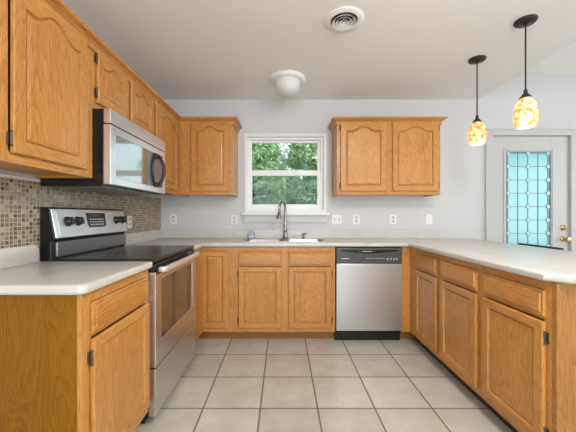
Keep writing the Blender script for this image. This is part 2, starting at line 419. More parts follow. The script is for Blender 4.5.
m.box(DX0+.006, DX1-.006, FY-.018, FY, DZ1-.006, DZ1+.06, bev=.004)
m.box(DX0-.072, DX0-.055, FY-.024, FY-.016, 0, DZ1+.065, bev=.003); m.box(DX1+.055, DX1+.072, FY-.024, FY-.016, 0, DZ1+.065, bev=.003); m.box(DX0-.072, DX1+.072, FY-.024, FY-.016, DZ1+.05, DZ1+.067, bev=.003)
m.build('door_casing', M['doorpaint'], DR)
m = MB(); m.box(DX0, sx0-.003, FY+.012, FY+.14, 0, DZ1); m.box(sx1+.003, DX1, FY+.012, FY+.14, 0, DZ1); m.box(sx0-.003, sx1+.003, FY+.012, FY+.14, sz1+.003, DZ1)
m.build('door_jamb', M['doorpaint'], DR)

# ------------------------------------------------------------ mosaic backsplash on the left wall
m = MB(); m.box(LX+.0005, LX+.0065, .9, FY-.0005, .92, 1.352)
tb = m.build('tile_backsplash', M['mosaic']); tb['label'] = 'brown and beige glass mosaic tile backsplash on the left wall behind the stove'; tb['category'] = 'backsplash'
m = MB(); m.box(LX, LX+.012, .9, 1.63, 1.352, 1.366, bev=.002); m.build('edge_strip', M['caulk'], tb)

# ------------------------------------------------------------ cabinet parts (local frame: x across, y into the cabinet, z up)
def ring_solid(rings, mats, name, parent, n_side_mat=(1, 0, 1, 0), center_mat=0):
    """rings of equal length (4 sides x n points); quads between rings, side k takes n_side_mat[k]."""
    bm = bmesh.new(); n = len(rings[0])//4
    V = [[bm.verts.new(p) for p in r] for r in rings]
    for a, b in zip(V, V[1:]):
        for i in range(4*n):
            j = (i+1) % (4*n)
            if (a[i].co-a[j].co).length < 1e-7 and (b[i].co-b[j].co).length < 1e-7: continue
            f = bm.faces.new([a[i], a[j], b[j], b[i]]); f.material_index = n_side_mat[i//n]
    f = bm.faces.new(V[-1]); f.material_index = center_mat
    f = bm.faces.new(V[0][::-1]); f.material_index = center_mat
    bmesh.ops.remove_doubles(bm, verts=bm.verts[:], dist=1e-6)
    bmesh.ops.recalc_face_normals(bm, faces=bm.faces[:])
    mb = MB(); mb.bm.free(); mb.bm = bm
    return mb.build(name, mats, parent)
def outline(x0, x1, z0, z1, y, drop=0, n=22):
    """bottom, right, top, left; the top dips by `drop` at the shoulders and rises to z1 in the middle."""
    P = []
    for k in range(n): P.append((x0+(x1-x0)*k/n, y, z0))
    def s(t):
        a = min(1, max(0, (abs(t)-.06)/.66)); return .5+.5*math.cos(PI*a)
    zr = z1-drop
    for k in range(n): P.append((x1, y, z0+(zr-z0)*k/n))
    for k in range(n):
        u = 1-k/n; t = 2*u-1; P.append((x0+(x1-x0)*u, y, z1-drop*(1-s(t))))
    for k in range(n): P.append((x0, y, zr-(zr-z0)*k/n))
    return P
TH = .019
def door_front(parent, x0, x1, z0, z1, arch=0, hinge='L', hz=.07, raised=True, w=.052, name='door'):
    x0, x1 = x0, x1; R = []
    R.append(outline(x0, x1, z0, z1, -.0035)); R.append(outline(x0, x1, z0, z1, -TH+.005))
    R.append(outline(x0+.005, x1-.005, z0+.005, z1-.005, -TH))
    def inner(d, y): return outline(x0+w+d, x1-w-d, z0+w+d, z1-w*.85-d, y, arch)
    R.append(inner(0, -TH)); R.append(inner(.002, -TH+.006)); R.append(inner(.006, -TH+.013))
    if raised: R += [inner(.008, -TH+.013), inner(.011, -TH+.006), inner(.024, -TH+.001)]
    else: R += [inner(.009, -TH+.013), inner(.012, -TH+.007)]
    d = ring_solid(R, OM, name, parent)
    side = {'L': x0-.0035, 'R': x1+.0035}.get(hinge)
    if side is not None:
        for z in (z0+hz, z1-hz):
            m = MB(); m.tube([(side, -.012, z-.025), (side, -.012, z+.025)], .0045, 8)
            s = -1 if hinge == 'L' else 1
            m.box(min(side, side+s*.010), max(side, side+s*.010), -.005, -.0005, z-.024, z+.024, bev=.001)
            m.lathe([(0, 0), (.006, .003), (0, .008)], 10, T(side, -.012, z+.024)); m.lathe([(0, 0), (.006, -.003), (0, -.008)], 10, T(side, -.012, z-.024))
            m.build('hinge', M['hinge'], d, label='dark bronze hinge')
    return d
def drawer_front(parent, x0, x1, z0, z1, name='drawer'):
    R = [outline(x0, x1, z0, z1, -.0025, n=2), outline(x0, x1, z0, z1, -TH+.008, n=2), outline(x0+.004, x1-.004, z0+.004, z1-.004, -TH+.004, n=2),
         outline(x0+.016, x1-.016, z0+.016, z1-.016, -TH+.007, n=2), outline(x0+.019, x1-.019, z0+.019, z1-.019, -TH, n=2)]
    return ring_solid(R, OM, name, parent, n_side_mat=(1, 1, 1, 1), center_mat=1)
def face_frame(parent, Wd, z0, z1, stiles, rails, th=.019, name='face_frame'):
    """stiles: (x0,x1) full height; rails: (z0,z1) across the gaps."""
    m = MB()
    for a, b in stiles: m.box(a, b, 0, th, z0, z1, mi=0, bev=.0008, seg=1)
    st = sorted(stiles)
    for (a0, a1), (b0, b1) in zip(st, st[1:]):
        for c, d in rails: m.box(a1, b0, 0.0003, th, c, d, mi=1)
    return m.build(name, OM, parent)
def carcass(parent, Wd, z0, z1, depth, side_m=None, name='cabinet_body', under=0, top=True):
    m = MB(); t = .016; y0 = .019
    m.box(0, t, y0, depth, z0, z1); m.box(Wd-t, Wd, y0, depth, z0, z1)
    m.box(t, Wd-t, y0, depth, z0+under, z0+under+t, mi=1)
    if top: m.box(t, Wd-t, y0, depth, z1-t, z1, mi=1)
    m.box(t, Wd-t, depth-t, depth, z0+under+t, z1-t)
    return m.build(name, [side_m or OAK['Z'], OAK['X']], parent)

UB, UT, UD = 1.372, 2.128, .302
def upper(label, loc, rz, Wd, doors, stiles, z0=UB, z1=UT, arch=.045, group='oak wall cabinets'):
    t = thing('wall_cabinet', label, 'cabinet', loc, rz, group)
    carcass(t, Wd, z0, z1, UD, under=.014)
    face_frame(t, Wd, z0, z1, stiles, [(z0, z0+.045), (z1-.05, z1)])
    for (a, b, h) in doors: door_front(t, a, b, z0+.036, z1-.031, arch, h, .055)
    return t
FXU = -1.045
upper('largest oak wall cabinet at the left edge with one tall arched door, before the microwave', (FXU, 1.052, 0), PI/2, .575, [(.080, .512, 'L')],
      [(0, .075), (.50, .575)], arch=.055)
upper('short two-door oak wall cabinet directly above the microwave', (FXU, 1.628, 0), PI/2, .76, [(.025, .345, 'L'), (.39, .732, 'N')],
      [(0, .045), (.335, .405), (.715, .76)], z0=1.760, arch=.035)
upper('narrow oak wall cabinet in the left corner right of the microwave', (FXU, 2.389, 0), PI/2, .569, [(.028, .53, 'N')], [(0, .045), (.52, .569)])
BU = FY-.305
upper('one-door oak wall cabinet on the back wall, left of the window', (FXU+.001, BU, 0), 0, .552, [(.132, .510, 'N')], [(0, .145), (.498, .552)])
rc = upper('two-door oak wall cabinet on the back wall, right of the window', (.544, BU, 0), 0, 1.031, [(.034, .487, 'L'), (.551, 1.006, 'R')],
      [(0, .047), (.474, .564), (.99, 1.031)])
# crown moulding
PROF = [(0, 2.074), (.010, 2.074), (.012, 2.084), (.006, 2.087), (.007, 2.092), (.013, 2.103), (.026, 2.113), (.036, 2.116), (.036, 2.120), (.044, 2.121), (.048, 2.128), (.048, 2.137), (0, 2.137)]
def sweep(path, prof, name, parent=None, mi=1):
    """path: XY points, moulding projects to the right-hand side of travel; mitred."""
    P = [Vector((p[0], p[1])) for p in path]; bm = bmesh.new(); R = []
    for i, p in enumerate(P):
        ns = []
        if i > 0: d = (P[i]-P[i-1]).normalized(); ns.append(Vector((d.y, -d.x)))
        if i < len(P)-1: d = (P[i+1]-P[i]).normalized(); ns.append(Vector((d.y, -d.x)))
        if len(ns) == 2: nn = (ns[0]+ns[1]); nn = nn/(nn.dot(ns[0]))
        else: nn = ns[0]
        R.append([bm.verts.new((p.x+nn.x*o, p.y+nn.y*o, z)) for o, z in prof])
    for i, (a, b) in enumerate(zip(R, R[1:])):
        d = P[i+1]-P[i]; k = 0 if abs(d.x) > abs(d.y) else 1
        for j in range(len(prof)):
            f = bm.faces.new([a[j], a[(j+1) % len(prof)], b[(j+1) % len(prof)], b[j]]); f.material_index = k
    bm.faces.new(R[0]); bm.faces.new(R[-1][::-1])
    bmesh.ops.recalc_face_normals(bm, faces=bm.faces[:])
    mb = MB(); mb.bm.free(); mb.bm = bm
    return mb.build(name, [OAK['X'], OAK['Y']], parent)
cm = sweep([(LX, 1.051), (FXU+.0005, 1.051), (FXU+.0005, BU-.0005), (-.4925, BU-.0005), (-.4925, FY)], PROF, 'crown_molding')
cm['label'] = 'oak crown molding running along the tops of the left wall cabinets and around the corner'; cm['category'] = 'molding'
sweep([(0-.0005, .305), (-.0005, -.0005), (1.0315, -.0005), (1.0315, .305)], PROF, 'crown_molding', rc)

# base cabinets
BZ0, BZ1, BD = .092, .876, .60
def base(label, loc, rz, Wd, doors, drawers, stiles, depth=.595, rails=True, kick=(.0, None), side=None, kick_mat=None, gr='oak base cabinets'):
    t = thing('base_cabinet', label, 'cabinet', loc, rz, gr)
    carcass(t, Wd, BZ0, BZ1, depth, side_m=side, top='sink' not in label)
    face_frame(t, Wd, BZ0, BZ1, stiles, [(BZ0, BZ0+.045), (BZ1-.04, BZ1)] + ([(.700, .725)] if drawers else []))
    for (a, b, h) in doors: door_front(t, a, b, .131, .695 if drawers else .835, 0, h, .07, raised=not drawers, w=.05)
    for (a, b) in drawers: drawer_front(t, a, b, .716, .835)
    k1 = kick[1] if kick[1] is not None else Wd
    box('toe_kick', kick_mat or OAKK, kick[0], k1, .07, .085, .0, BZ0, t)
    return t
FXB = -.738
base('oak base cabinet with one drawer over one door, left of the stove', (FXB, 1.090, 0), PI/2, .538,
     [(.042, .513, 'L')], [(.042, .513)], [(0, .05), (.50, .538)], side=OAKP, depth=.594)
base('narrow oak base cabinet with a single tall door right of the stove', (-.795, 2.73, 0), 0, .384,
     [(.045, .300, 'N')], [], [(0, .055), (.29, .384)], depth=.525)
base('oak sink base cabinet with two doors and two false drawer fronts under the sink', (-.410, 2.73, 0), 0, .896,
     [(.006+.0, .404, 'L'), (.464, .860, 'R')], [(.006, .404), (.464, .860)], [(0, .012), (.392, .476), (.848, .896)], depth=.525)
m = MB(); m.box(1.099, 1.186, 2.73, 2.749, BZ0, BZ1); ff = m.build('filler_panel', OM); ff['label'] = 'narrow oak filler panel between the dishwasher and the right-hand cabinets'; ff['category'] = 'panel'
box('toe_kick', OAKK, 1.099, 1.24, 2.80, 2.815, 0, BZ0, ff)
FXR = 1.175
m = MB(); m.box(-.757, -.738, 2.398, 2.729, BZ0, BZ1); m.box(-.83, -.815, 2.398, 2.729, 0, BZ0); fp = m.build('filler_panel', OM); fp['label'] = 'plain oak panel in the corner between the stove and the narrow cabinet'; fp['category'] = 'panel'
base('oak peninsula cabinet with two drawers over two doors, nearest the dishwasher', (FXR, 2.729, 0), -PI/2, .984,
     [(.135, .49, 'N'), (.55, .955, 'N')], [(.135, .49), (.55, .955)], [(0, .15), (.475, .565), (.94, .984)], kick_mat=M['blackmat'])
base('oak peninsula cabinet with one drawer over one wide door, nearest the camera on the right', (FXR, 1.744, 0), -PI/2, .450,
     [(.022, .428, 'R')], [(.022, .428)], [(0, .035), (.415, .450)], kick_mat=M['blackmat'])
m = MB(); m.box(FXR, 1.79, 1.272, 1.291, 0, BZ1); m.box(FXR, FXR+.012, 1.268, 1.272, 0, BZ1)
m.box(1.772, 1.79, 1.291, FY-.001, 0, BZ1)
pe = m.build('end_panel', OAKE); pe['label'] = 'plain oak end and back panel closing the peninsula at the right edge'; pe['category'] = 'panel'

# ------------------------------------------------------------ countertops
CT, CB = .917, .879
def slab_from_outline(outer, hole=None, name='countertop', r=.012):
    bm = bmesh.new()
    ov = [bm.verts.new((x, y, CT)) for x, y in outer]; ed = [bm.edges.new((ov[i], ov[(i+1) % len(ov)])) for i in range(len(ov))]
    if hole:
        hv = [bm.verts.new((x, y, CT)) for x, y in hole]; ed += [bm.edges.new((hv[i], hv[(i+1) % len(hv)])) for i in range(len(hv))]
    bmesh.ops.triangle_fill(bm, use_beauty=True, edges=ed)
    fs = [f for f in bm.faces]
    ex = bmesh.ops.extrude_face_region(bm, geom=fs)
    for v in [g for g in ex['geom'] if isinstance(g, bmesh.types.BMVert)]: v.co.z = CB
    bmesh.ops.recalc_face_normals(bm, faces=bm.faces[:])
    es = [e for e in bm.edges if len(e.link_faces) == 2 and abs(e.verts[0].co.z-e.verts[1].co.z) < 1e-6 and abs(e.link_faces[0].normal.z-e.link_faces[1].normal.z) > .5]
    bmesh.ops.bevel(bm, geom=es, offset=r, segments=4, profile=.5, affect='EDGES')
    mb = MB(); mb.bm.free(); mb.bm = bm
    return mb.build(name, M['lam'], smooth=True)
CXL = -.715
def arc(cx, cy, r, a0, a1, n=6): return [(cx+r*math.cos(math.radians(a0+(a1-a0)*k/n)), cy+r*math.sin(math.radians(a0+(a1-a0)*k/n))) for k in range(n+1)]
c1 = slab_from_outline([(LX+.001, 1.065)] + arc(CXL-.03, 1.095, .03, -90, 0) + [(CXL, 1.626), (LX+.001, 1.626)])
c1['label'] = 'short beige laminate countertop left of the stove, nearest the camera'; c1['category'] = 'countertop'
m = MB(); m.prism([(1.065, CT), (1.600, CT), (1.600, .985), (1.592, 1.002), (1.575, 1.012), (1.065, 1.012)], 'X', LX+.007, LX+.030, bev=.002)
m.build('backsplash_lip', M['lam'], c1, smooth=True)
CYB, CXR, CXO = 2.700, 1.145, 2.03
SX0, SX1, SY0, SY1 = -.385, .425, 2.79, 3.17
c2 = slab_from_outline([(LX+.001, 2.396), (CXL, 2.396), (CXL, CYB), (CXR, CYB), (CXR, 1.300), (CXR+.055, 1.240), (CXO-.12, 1.240), (CXO, 1.36), (CXO, FY-.002), (LX+.001, FY-.002)],
                       [(SX0, SY0), (SX0, SY1), (SX1, SY1), (SX1, SY0)])
c2['label'] = 'long beige laminate countertop running under the window and out over the peninsula'; c2['category'] = 'countertop'
m = MB(); m.box(LX+.007, LX+.030, 2.398, FY-.022, CT, 1.012, bev=.003); m.box(LX+.007, 1.73, FY-.022, FY-.002, CT, 1.012, bev=.003)
m.build('backsplash_lip', M['lam'], c2)

# ------------------------------------------------------------ sink, faucet, sprayer, soap
sk = thing('kitchen_sink', 'stainless steel double-bowl sink set into the countertop under the window', 'sink', (.02, 2.98, CT))
m = MB(); hx, hy = .42, .215
def bowl(m, x0, x1, y0, y1, dep):
    t = .0015; bm = bmesh.new()
    def ringpts(x0, x1, y0, y1, z, r, n=5):
        P = []
        for cx, cy, a in ((x1-r, y1-r, 0), (x0+r, y1-r, 90), (x0+r, y0+r, 180), (x1-r, y0+r, 270)):
            for k in range(n+1):
                th = math.radians(a+90*k/n); P.append((cx+r*math.cos(th), cy+r*math.sin(th), z))
        return P
    rs = [ringpts(x0, x1, y0, y1, .002, .05), ringpts(x0+.006, x1-.006, y0+.006, y1-.006, -.008, .045), ringpts(x0+.012, x1-.012, y0+.012, y1-.012, -dep+.03, .04), ringpts(x0+.04, x1-.04, y0+.04, y1-.04, -dep, .03)]
    V = [[bm.verts.new(p) for p in r] for r in rs]
    for a, b in zip(V, V[1:]):
        n = len(a)
        for i in range(n): bm.faces.new([a[i], b[i], b[(i+1) % n], a[(i+1) % n]])
    bm.faces.new(V[-1])
    return bm, rs[0]
rim = bmesh.new()
b1, r1 = bowl(None, -.39, -.015, -.175, .150, .19); b2, r2 = bowl(None, .015, .39, -.175, .150, .19)
outer = [(-hx, -hy), (hx, -hy), (hx, hy), (-hx, hy)]
eds = []
for pts in ([(p[0], p[1]) for p in r1], [(p[0], p[1]) for p in r2], outer):
    vs = [rim.verts.new((x, y, .002)) for x, y in pts]; eds += [rim.edges.new((vs[i], vs[(i+1) % len(vs)])) for i in range(len(vs))]
bmesh.ops.triangle_fill(rim, use_beauty=True, edges=eds)
for f in rim.faces:
    if f.normal.z < 0: f.normal_flip()
m.merge(rim)
m.box(-hx, hx, -hy, -hy+.004, .0005, .004); m.box(-hx, hx, hy-.004, hy, .0005, .004); m.box(-hx, -hx+.004, -hy, hy, .0005, .004); m.box(hx-.004, hx, -hy, hy, .0005, .004)
m.build('sink_rim', M['sinksteel'], sk)
for bb in (b1, b2):
    m = MB(); m.bm.free(); m.bm = bb; m.build('sink_bowl', M['sinksteel'], sk, smooth=True)
for x in (-.20, .20):
    m = MB(); m.lathe([(0, .001), (.035, .001), (.043, .004), (.043, .001)], 24, T(x, -.01, -.188)); m.build('drain', M['chrome'], sk)
fz = CT+.003
fa = thing('faucet', 'tall brushed nickel pull-down faucet arching over the middle of the sink', 'faucet', (.030, 3.155, fz))
m = MB(); m.lathe([(0, 0), (.030, 0), (.031, .006), (.024, .012), (.021, .03), (.0185, .10), (.016, .16), (0, .16)], 28); m.build('faucet_body', M['faucetmetal'], fa, smooth=True)
pts = [(0, 0, .155), (0, 0, .26)]
dv = Vector((-.42, -.9, 0)).normalized(); Rr = .072
for k in range(1, 13):
    a = PI*k/12*1.0; pts.append(tuple(dv*(Rr-Rr*math.cos(a)) + Vector((0, 0, .32+Rr*math.sin(a)))))
e = Vector(pts[-1]); m = MB(); m.tube([(0, 0, .15), (0, 0, .24)] + [(0, 0, .32)] + pts[2:] + [tuple(e+dv*.004+Vector((0, 0, -.03)))], .0125, 14); m.build('spout', M['faucetmetal'], fa, smooth=True)
m = MB(); p0 = e+Vector((0, 0, -.025)); m.tube([p0, p0+dv*.010+Vector((0, 0, -.04)), p0+dv*.022+Vector((0, 0, -.072)), p0+dv*.024+Vector((0, 0, -.085))], [.0135, .018, .024, .023], 16); m.build('spray_head', M['faucetmetal'], fa, smooth=True)
m = MB(); m.lathe([(0, 0), (.0145, 0), (.0145, .012), (0, .012)], 20, T(0, 0, .158)); m.build('trim_collar', M['chrome'], fa, smooth=True, label='bright chrome collar')
m = MB(); m.tube([(.004, -.016, .075), (.010, -.040, .083), (.014, -.055, .100)], [.009, .0065, .005], 10); m.build('lever_handle', M['faucetmetal'], fa, smooth=True)
sd = thing('soap_dispenser', 'short dark metal soap pump set at the back of the sink, right of the faucet', 'dispenser', (.222, 3.150, fz))
m = MB(); m.lathe([(0, 0), (.020, 0), (.020, .006), (.012, .012), (.010, .03), (.013, .045), (.013, .052), (0, .054)], 22); m.build('pump_body', M['faucetmetal'], sd, smooth=True)
m = MB(); m.tube([(0, 0, .045), (.02, -.022, .056), (.03, -.032, .050)], [.007, .006, .005], 10); m.build('pump_spout', M['faucetmetal'], sd, smooth=True)
sb = thing('soap_bottle', 'small clear bottle with a white and blue label at the back left of the sink', 'bottle', (-.335, 3.145, fz))
m = MB(); m.lathe([(0, 0), (.033, 0), (.040, .008), (.041, .035), (.034, .062), (.016, .085), (.010, .092), (.010, .098), (0, .098)], 26); m.build('bottle_body', M['bottle'], sb, smooth=True)
m = MB(); m.lathe([(.0415, .012), (.0425, .012), (.0425, .034), (.0415, .034)], 26, closed=True); m.build('bottle_label', M['bluelabel'], sb, smooth=True)
m = MB(); m.lathe([(0, .098), (.012, .098), (.012, .112), (0, .114)], 18); m.build('bottle_cap', M['white_plastic'], sb, smooth=True)

# ------------------------------------------------------------ dishwasher
dw = thing('dishwasher', 'stainless steel dishwasher with a dark control panel under the counter, right of the sink cabinet', 'dishwasher', (.4905, 2.73, 0))
DWW = .606
box('tub_body', M['black'], .003, DWW-.003, .012, .50, .10, .872, dw)
m = MB(); m.prism([(-.022, .110), (-.022, .722), (.010, .722), (.010, .110)], 'X', .003, DWW-.003, bev=.003); m.build('door_panel', M['steel'], dw)
m = MB(); m.box(.002, DWW-.002, -.024, .010, .727, .868, bev=.004); cp = m.build('control_panel', plain('charcoal_panel', (.075, .072, .075), .3), dw, label='dark grey control panel')
# curved handle pocket
m = MB(); pts = [(.04, .842)] + [(.04+(.526)*k/16, .842-.022*math.sin(PI*k/16)) for k in range(1, 16)] + [(.566, .842), (.566, .850), (.04, .850)]
m.prism(pts, 'Y', -.0265, -.020); m.build('handle_recess', M['black'], cp)
m = MB(); m.box(.195, .355, -.032, -.024, .826, .845, bev=.004); m.build('handle_grip', M['blackmat'], cp)
m = MB(); m.box(.235, .325, -.0335, -.0315, .836, .841, bev=.0005); m.build('badge', M['lightgrey'], cp)
m = MB(); m.box(.045, .115, -.0248, -.0238, .768, .775); m.build('maker_mark', M['lightgrey'], cp)
m = MB()
for k in range(8): m.box(.275+.022*k, .287+.022*k, -.0247, -.0238, .772, .777)
for k, x in enumerate((.465, .495, .525, .55)): m.box(x, x+.010, -.0247, -.0238, .758, .776)
m.build('control_marks', M['lightgrey'], cp, kind='stuff')
m = MB(); m.box(.0, DWW, .035, .05, .0, .098, bev=.002); m.build('kick_plate', M['black'], dw)

# ------------------------------------------------------------ stove
st = thing('stove', 'freestanding stainless steel and black electric stove against the left wall', 'stove', (-.745, 1.630, 0), PI/2)
SW = .7615
m = MB(); m.box(.002, SW-.002, -.004, .590, .045, .900, bev=.002); m.box(.03, SW-.03, .03, .57, .0, .045); m.build('stove_body', M['black'], st)
m = MB(); m.box(0, SW, -.030, .525, .900, .926, bev=.006, seg=3); ct = m.build('cooktop', M['black'], st, label='black glass cooktop')
def ringm(cx, cy, r): 
    m = MB(); m.lathe([(r-.0025, 0), (r, 0), (r, .0006), (r-.0025, .0006)], 48, T(cx, cy, .9261), closed=True); m.build('burner_ring', M['steeldark'], ct)
for a in [(.19, .14, .115), (.56, .14, .085), (.19, .39, .085), (.56, .39, .105)]: ringm(*a)
m = MB(); m.prism([(.592, .90), (.592, 1.214), (.542, 1.214), (.508, 1.034), (.530, 1.026), (.530, .926), (.525, .90)], 'X', 0, SW, bev=.003); bgd = m.build('backguard', M['black'], st)
p0, p1 = Vector((0, .508, 1.034)), Vector((0, .542, 1.214)); ln = (p1-p0).length; ang = math.atan2(p1.y-p0.y, p1.z-p0.z)
PM = T(0, .508, 1.034) @ rot(-ang, 'X')      # local z runs up the slanted face, -y out of it
m = MB(); m.box(.005, SW-.010, -.007, .002, .006, ln-.010, bev=.003, M4=PM); pn = m.build('control_panel', M['steel'], st)
m = MB(); m.box(.035, SW-.030, -.009, -.006, .018, ln-.022, bev=.001, M4=PM); m.build('panel_face', plain('panel_silver', (.66, .67, .69), .4, .6), pn)
m = MB(); m.prism([(.288, .065), (.300, .055), (.462, .055), (.474, .065), (.482, .150), (.280, .150)], 'Y', -.012, -.008); 
bmesh.ops.transform(m.bm, matrix=PM, verts=m.bm.verts[:]); dsp = m.build('display', M['black'], pn, label='black clock display and keypad')
m = MB()
for r in range(3):
    for k in range(6): m.box(.305+.026*k, .321+.026*k, -.0128, -.0118, .068+.018*r, .076+.018*r, M4=PM)
m.build('keypad_marks', M['lightgrey'], dsp, kind='stuff')
m = MB(); m.box(.335, .42, -.0135, -.0118, .122, .142, M4=PM); m.build('clock_window', plain('clock_lcd', (.05, .07, .07), .1), dsp)
m = MB(); m.box(.37, .40, -.0096, -.0088, .036, .040, M4=PM); m.build('maker_mark', M['slot'], pn)
for x in (.108, .196, .610, .695):
    m = MB(); K = PM @ T(x, -.008, .098) @ rot(PI/2, 'X')
    m.lathe([(0, 0), (.030, 0), (.030, .004), (.025, .006), (.022, .028), (.019, .031), (0, .031)], 26, K)
    m.box(-.005, .005, -.022, .022, .028, .038, bev=.002, M4=K)
    m.build('knob', M['knobblack'], pn, smooth=True, label='black control knob')
m = MB(); m.box(.028, SW-.005, .516, .531, .934, 1.018, bev=.004); m.build('trim_band', M['steeldark'], st)
m = MB(); m.box(.004, SW-.004, -.034, .0, .857, .896, bev=.003); m.build('vent_trim', M['black'], st)
m = MB()
m.box(.004, .085, -.045, -.005, .325, .852, bev=.003); m.box(.670, SW-.004, -.045, -.005, .325, .852, bev=.003)
m.box(.084, .671, -.045, -.005, .325, .452, bev=.003); m.box(.084, .671, -.045, -.005, .800, .852, bev=.003)
od = m.build('oven_door', M['steel'], st)
m = MB(); m.box(.082, .674, -.040, -.015, .445, .803); m.build('oven_window', plain('oven_glass', (.26, .245, .235), .08, .85), od, label='dark mirrored oven window')
m = MB(); m.box(.010, SW-.010, -.0475, -.0445, .838, .852); m.build('door_vent_strip', M['black'], od)
m = MB(); hp = [(.035, -.045), (.035, -.075), (.05, -.088), (SW-.05, -.088), (SW-.035, -.075), (SW-.035, -.045), (SW-.062, -.045), (SW-.062, -.066), (.062, -.066), (.062, -.045)]
m.prism(hp, 'Z', .848, .878, bev=.005); m.build('oven_handle', plain('satin_handle', (.72, .72, .72), .35, .55), od, smooth=True)
m = MB(); m.box(.004, SW-.004, -.044, -.005, .055, .316, bev=.004); m.build('storage_drawer', M['steel'], st)

# ------------------------------------------------------------ microwave
mw = thing('microwave', 'stainless steel over-the-range microwave hung under the left wall cabinets', 'microwave', (-1.040, 1.628, 1.33), PI/2)
m = MB(); m.box(.001, .759, -.054, .296, .0, .427, bev=.002); m.build('microwave_body', M['black'], mw)
z0m, z1m = .010, .428
m = MB(); m.box(0, .76, -.095, -.055, .347, z1m, bev=.003); m.build('vent_grille', M['steel'], mw)
m = MB()
def hole_panel(m, x0, x1, z0, z1, hx0, hx1, hz0, hz1, y0, y1):
    m.box(x0, hx0, y0, y1, z0, z1, bev=.002); m.box(hx1, x1, y0, y1, z0, z1, bev=.002)
    m.box(hx0-.001, hx1+.001, y0, y1, z0, hz0, bev=.002); m.box(hx0-.001, hx1+.001, y0, y1, hz1, z1, bev=.002)
hole_panel(m, 0, .76, z0m, .341, .055, .725, .050, .296, -.095, -.055)
md = m.build('microwave_door', M['steel'], mw)
mg = plain('microwave_mirror_glass', (.35, .37, .37), .06, .9)
m = MB(); m.box(.054, .45, -.092, -.070, .049, .297); m.build('door_window', mg, md, label='mirrored glass window')
m = MB(); m.box(.43, .726, -.0915, -.070, .049, .297); m.build('keypad_panel', plain('grey_keypad', (.24, .23, .23), .25, .6), md, label='dark grey control strip')
m = MB(); arcp = [(.56-.045*math.sin(PI*k/14), -.098, .055+.238*k/14) for k in range(15)]
m.tube(arcp, .009, 10); m.build('handle_surround', M['blackmat'], md, smooth=True)
m = MB(); arcp = [(.605, -.095-.052*math.sin(PI*k/14)**.7, .055+.238*k/14) for k in range(15)]
m.tube(arcp, .012, 12)
m.box(.555, .617, -.106, -.093, .050, .085, bev=.004); m.box(.555, .617, -.106, -.093, .262, .298, bev=.004)
m.build('door_handle', M['blackmat'], md, smooth=True, label='black bowed handle')
m = MB(); m.box(.03, .73, -.04, .24, -.004, .0, bev=.001); m.build('filter_grille', M['steeldark'], mw)

# ------------------------------------------------------------ outlets and switches
def outlet(label, x, z, w=.074, h=.108, loc=None, rz=0, double=False, switch=False, grp='white wall outlets and switches'):
    t = thing('wall_switch' if switch else 'wall_outlet', label, 'switch' if switch else 'outlet', loc or (x, FY, z), rz, grp)
    m = MB(); m.box(-w/2, w/2, -.006, 0, -h/2, h/2, bev=.002); m.build('cover_plate', M['white_plastic'], t)
    xs = (-.023, .023) if double else (0,)
    for dx in xs:
        if switch:
            m = MB(); m.box(dx-.006, dx+.006, -.014, -.005, -.012, .010, bev=.002); m.build('toggle', M['slot'] if double else M['white_plastic'], t)
        else:
            for dz in (-.020, .020):
                m = MB(); m.box(dx-.014, dx+.014, -.0085, -.005, dz-.014, dz+.014, bev=.002); s = m.build('socket', M['slot'], t)
    return t
outlet('white outlet on the back wall in the left corner, nearest the stove', -1.20, 1.125)
outlet('white outlet on the back wall just left of the window', -.528, 1.118)
outlet('wide double white switch plate on the back wall right of the window', .598, 1.122, .112, .104, double=True, switch=True)
outlet('single white outlet on the back wall right beside the double switch', .812, 1.122)
outlet('single white outlet on the back wall below the middle of the right cabinet', 1.214, 1.122)
outlet('white switch on the back wall farthest right, before the door', 1.612, 1.122, switch=True)
outlet('white outlet on the mosaic wall just right of the stove panel', 0, 0, loc=(LX+.0062, 2.585, 1.11), rz=PI/2)

# ------------------------------------------------------------ ceiling fittings, plus an added fill light out of view
fl = thing('flush_ceiling_light', 'white flush ceiling light with a frosted glass dome near the window', 'ceiling light', (.045, 2.76, CZ))
m = MB(); m.lathe([(0, 0), (.165, 0), (.168, -.008), (.160, -.022), (.150, -.030), (.125, -.034), (0, -.034)], 48); m.build('base_ring', M['trim'], fl, smooth=True)
m = MB(); m.lathe([(.122, -.034), (.122, -.05), (.118, -.085), (.105, -.120), (.080, -.145), (.045, -.158), (0, -.163)], 48); m.build('glass_dome', M['plate'], fl, smooth=True)
fk = thing('flush_ceiling_light', 'added fill light shaped as a round frosted ceiling lamp, out of view above the camera', 'ceiling light', (.80, .62, CZ))  # invented fixture out of view, added to brighten floor, counters and ceiling
m = MB(); m.lathe([(0, 0), (.225, 0), (.228, -.008), (.218, -.030), (0, -.030)], 48); m.build('base_ring', M['trim'], fk, smooth=True)
m = MB(); m.lathe([(0, -.030), (.20, -.030), (.19, -.060), (.12, -.085), (0, -.095)], 48); m.build('glass_dome', M['fill_glass'], fk, smooth=True)
l = bpy.data.lights.new('added_fill_disk', 'AREA'); l.shape = 'DISK'; l.size = .4; l.energy = 11; l.color = (1, .985, .96)  # added downward fill for floor and counters
o = bpy.data.objects.new('added_fill_disk', l); C.objects.link(o); o.parent = fk; o.location = (0, 0, -.10)
l = bpy.data.lights.new('added_fill_point', 'POINT'); l.shadow_soft_size = .09; l.energy = 24; l.color = (1, .985, .96)  # added fill that also reaches the ceiling
o = bpy.data.objects.new('added_fill_point', l); C.objects.link(o); o.parent = fk; o.location = (0, 0, -.22)
vt = thing('ceiling_vent', 'round white ceiling air vent with concentric rings', 'vent', (.400, 1.925, CZ))
m = MB(); m.lathe([(.0, -.001), (.125, -.001), (.126, -.005), (.115, -.010), (.088, -.011), (.085, -.004), (0, -.004)], 56); m.build('vent_flange', M['ceil'], vt, smooth=True)
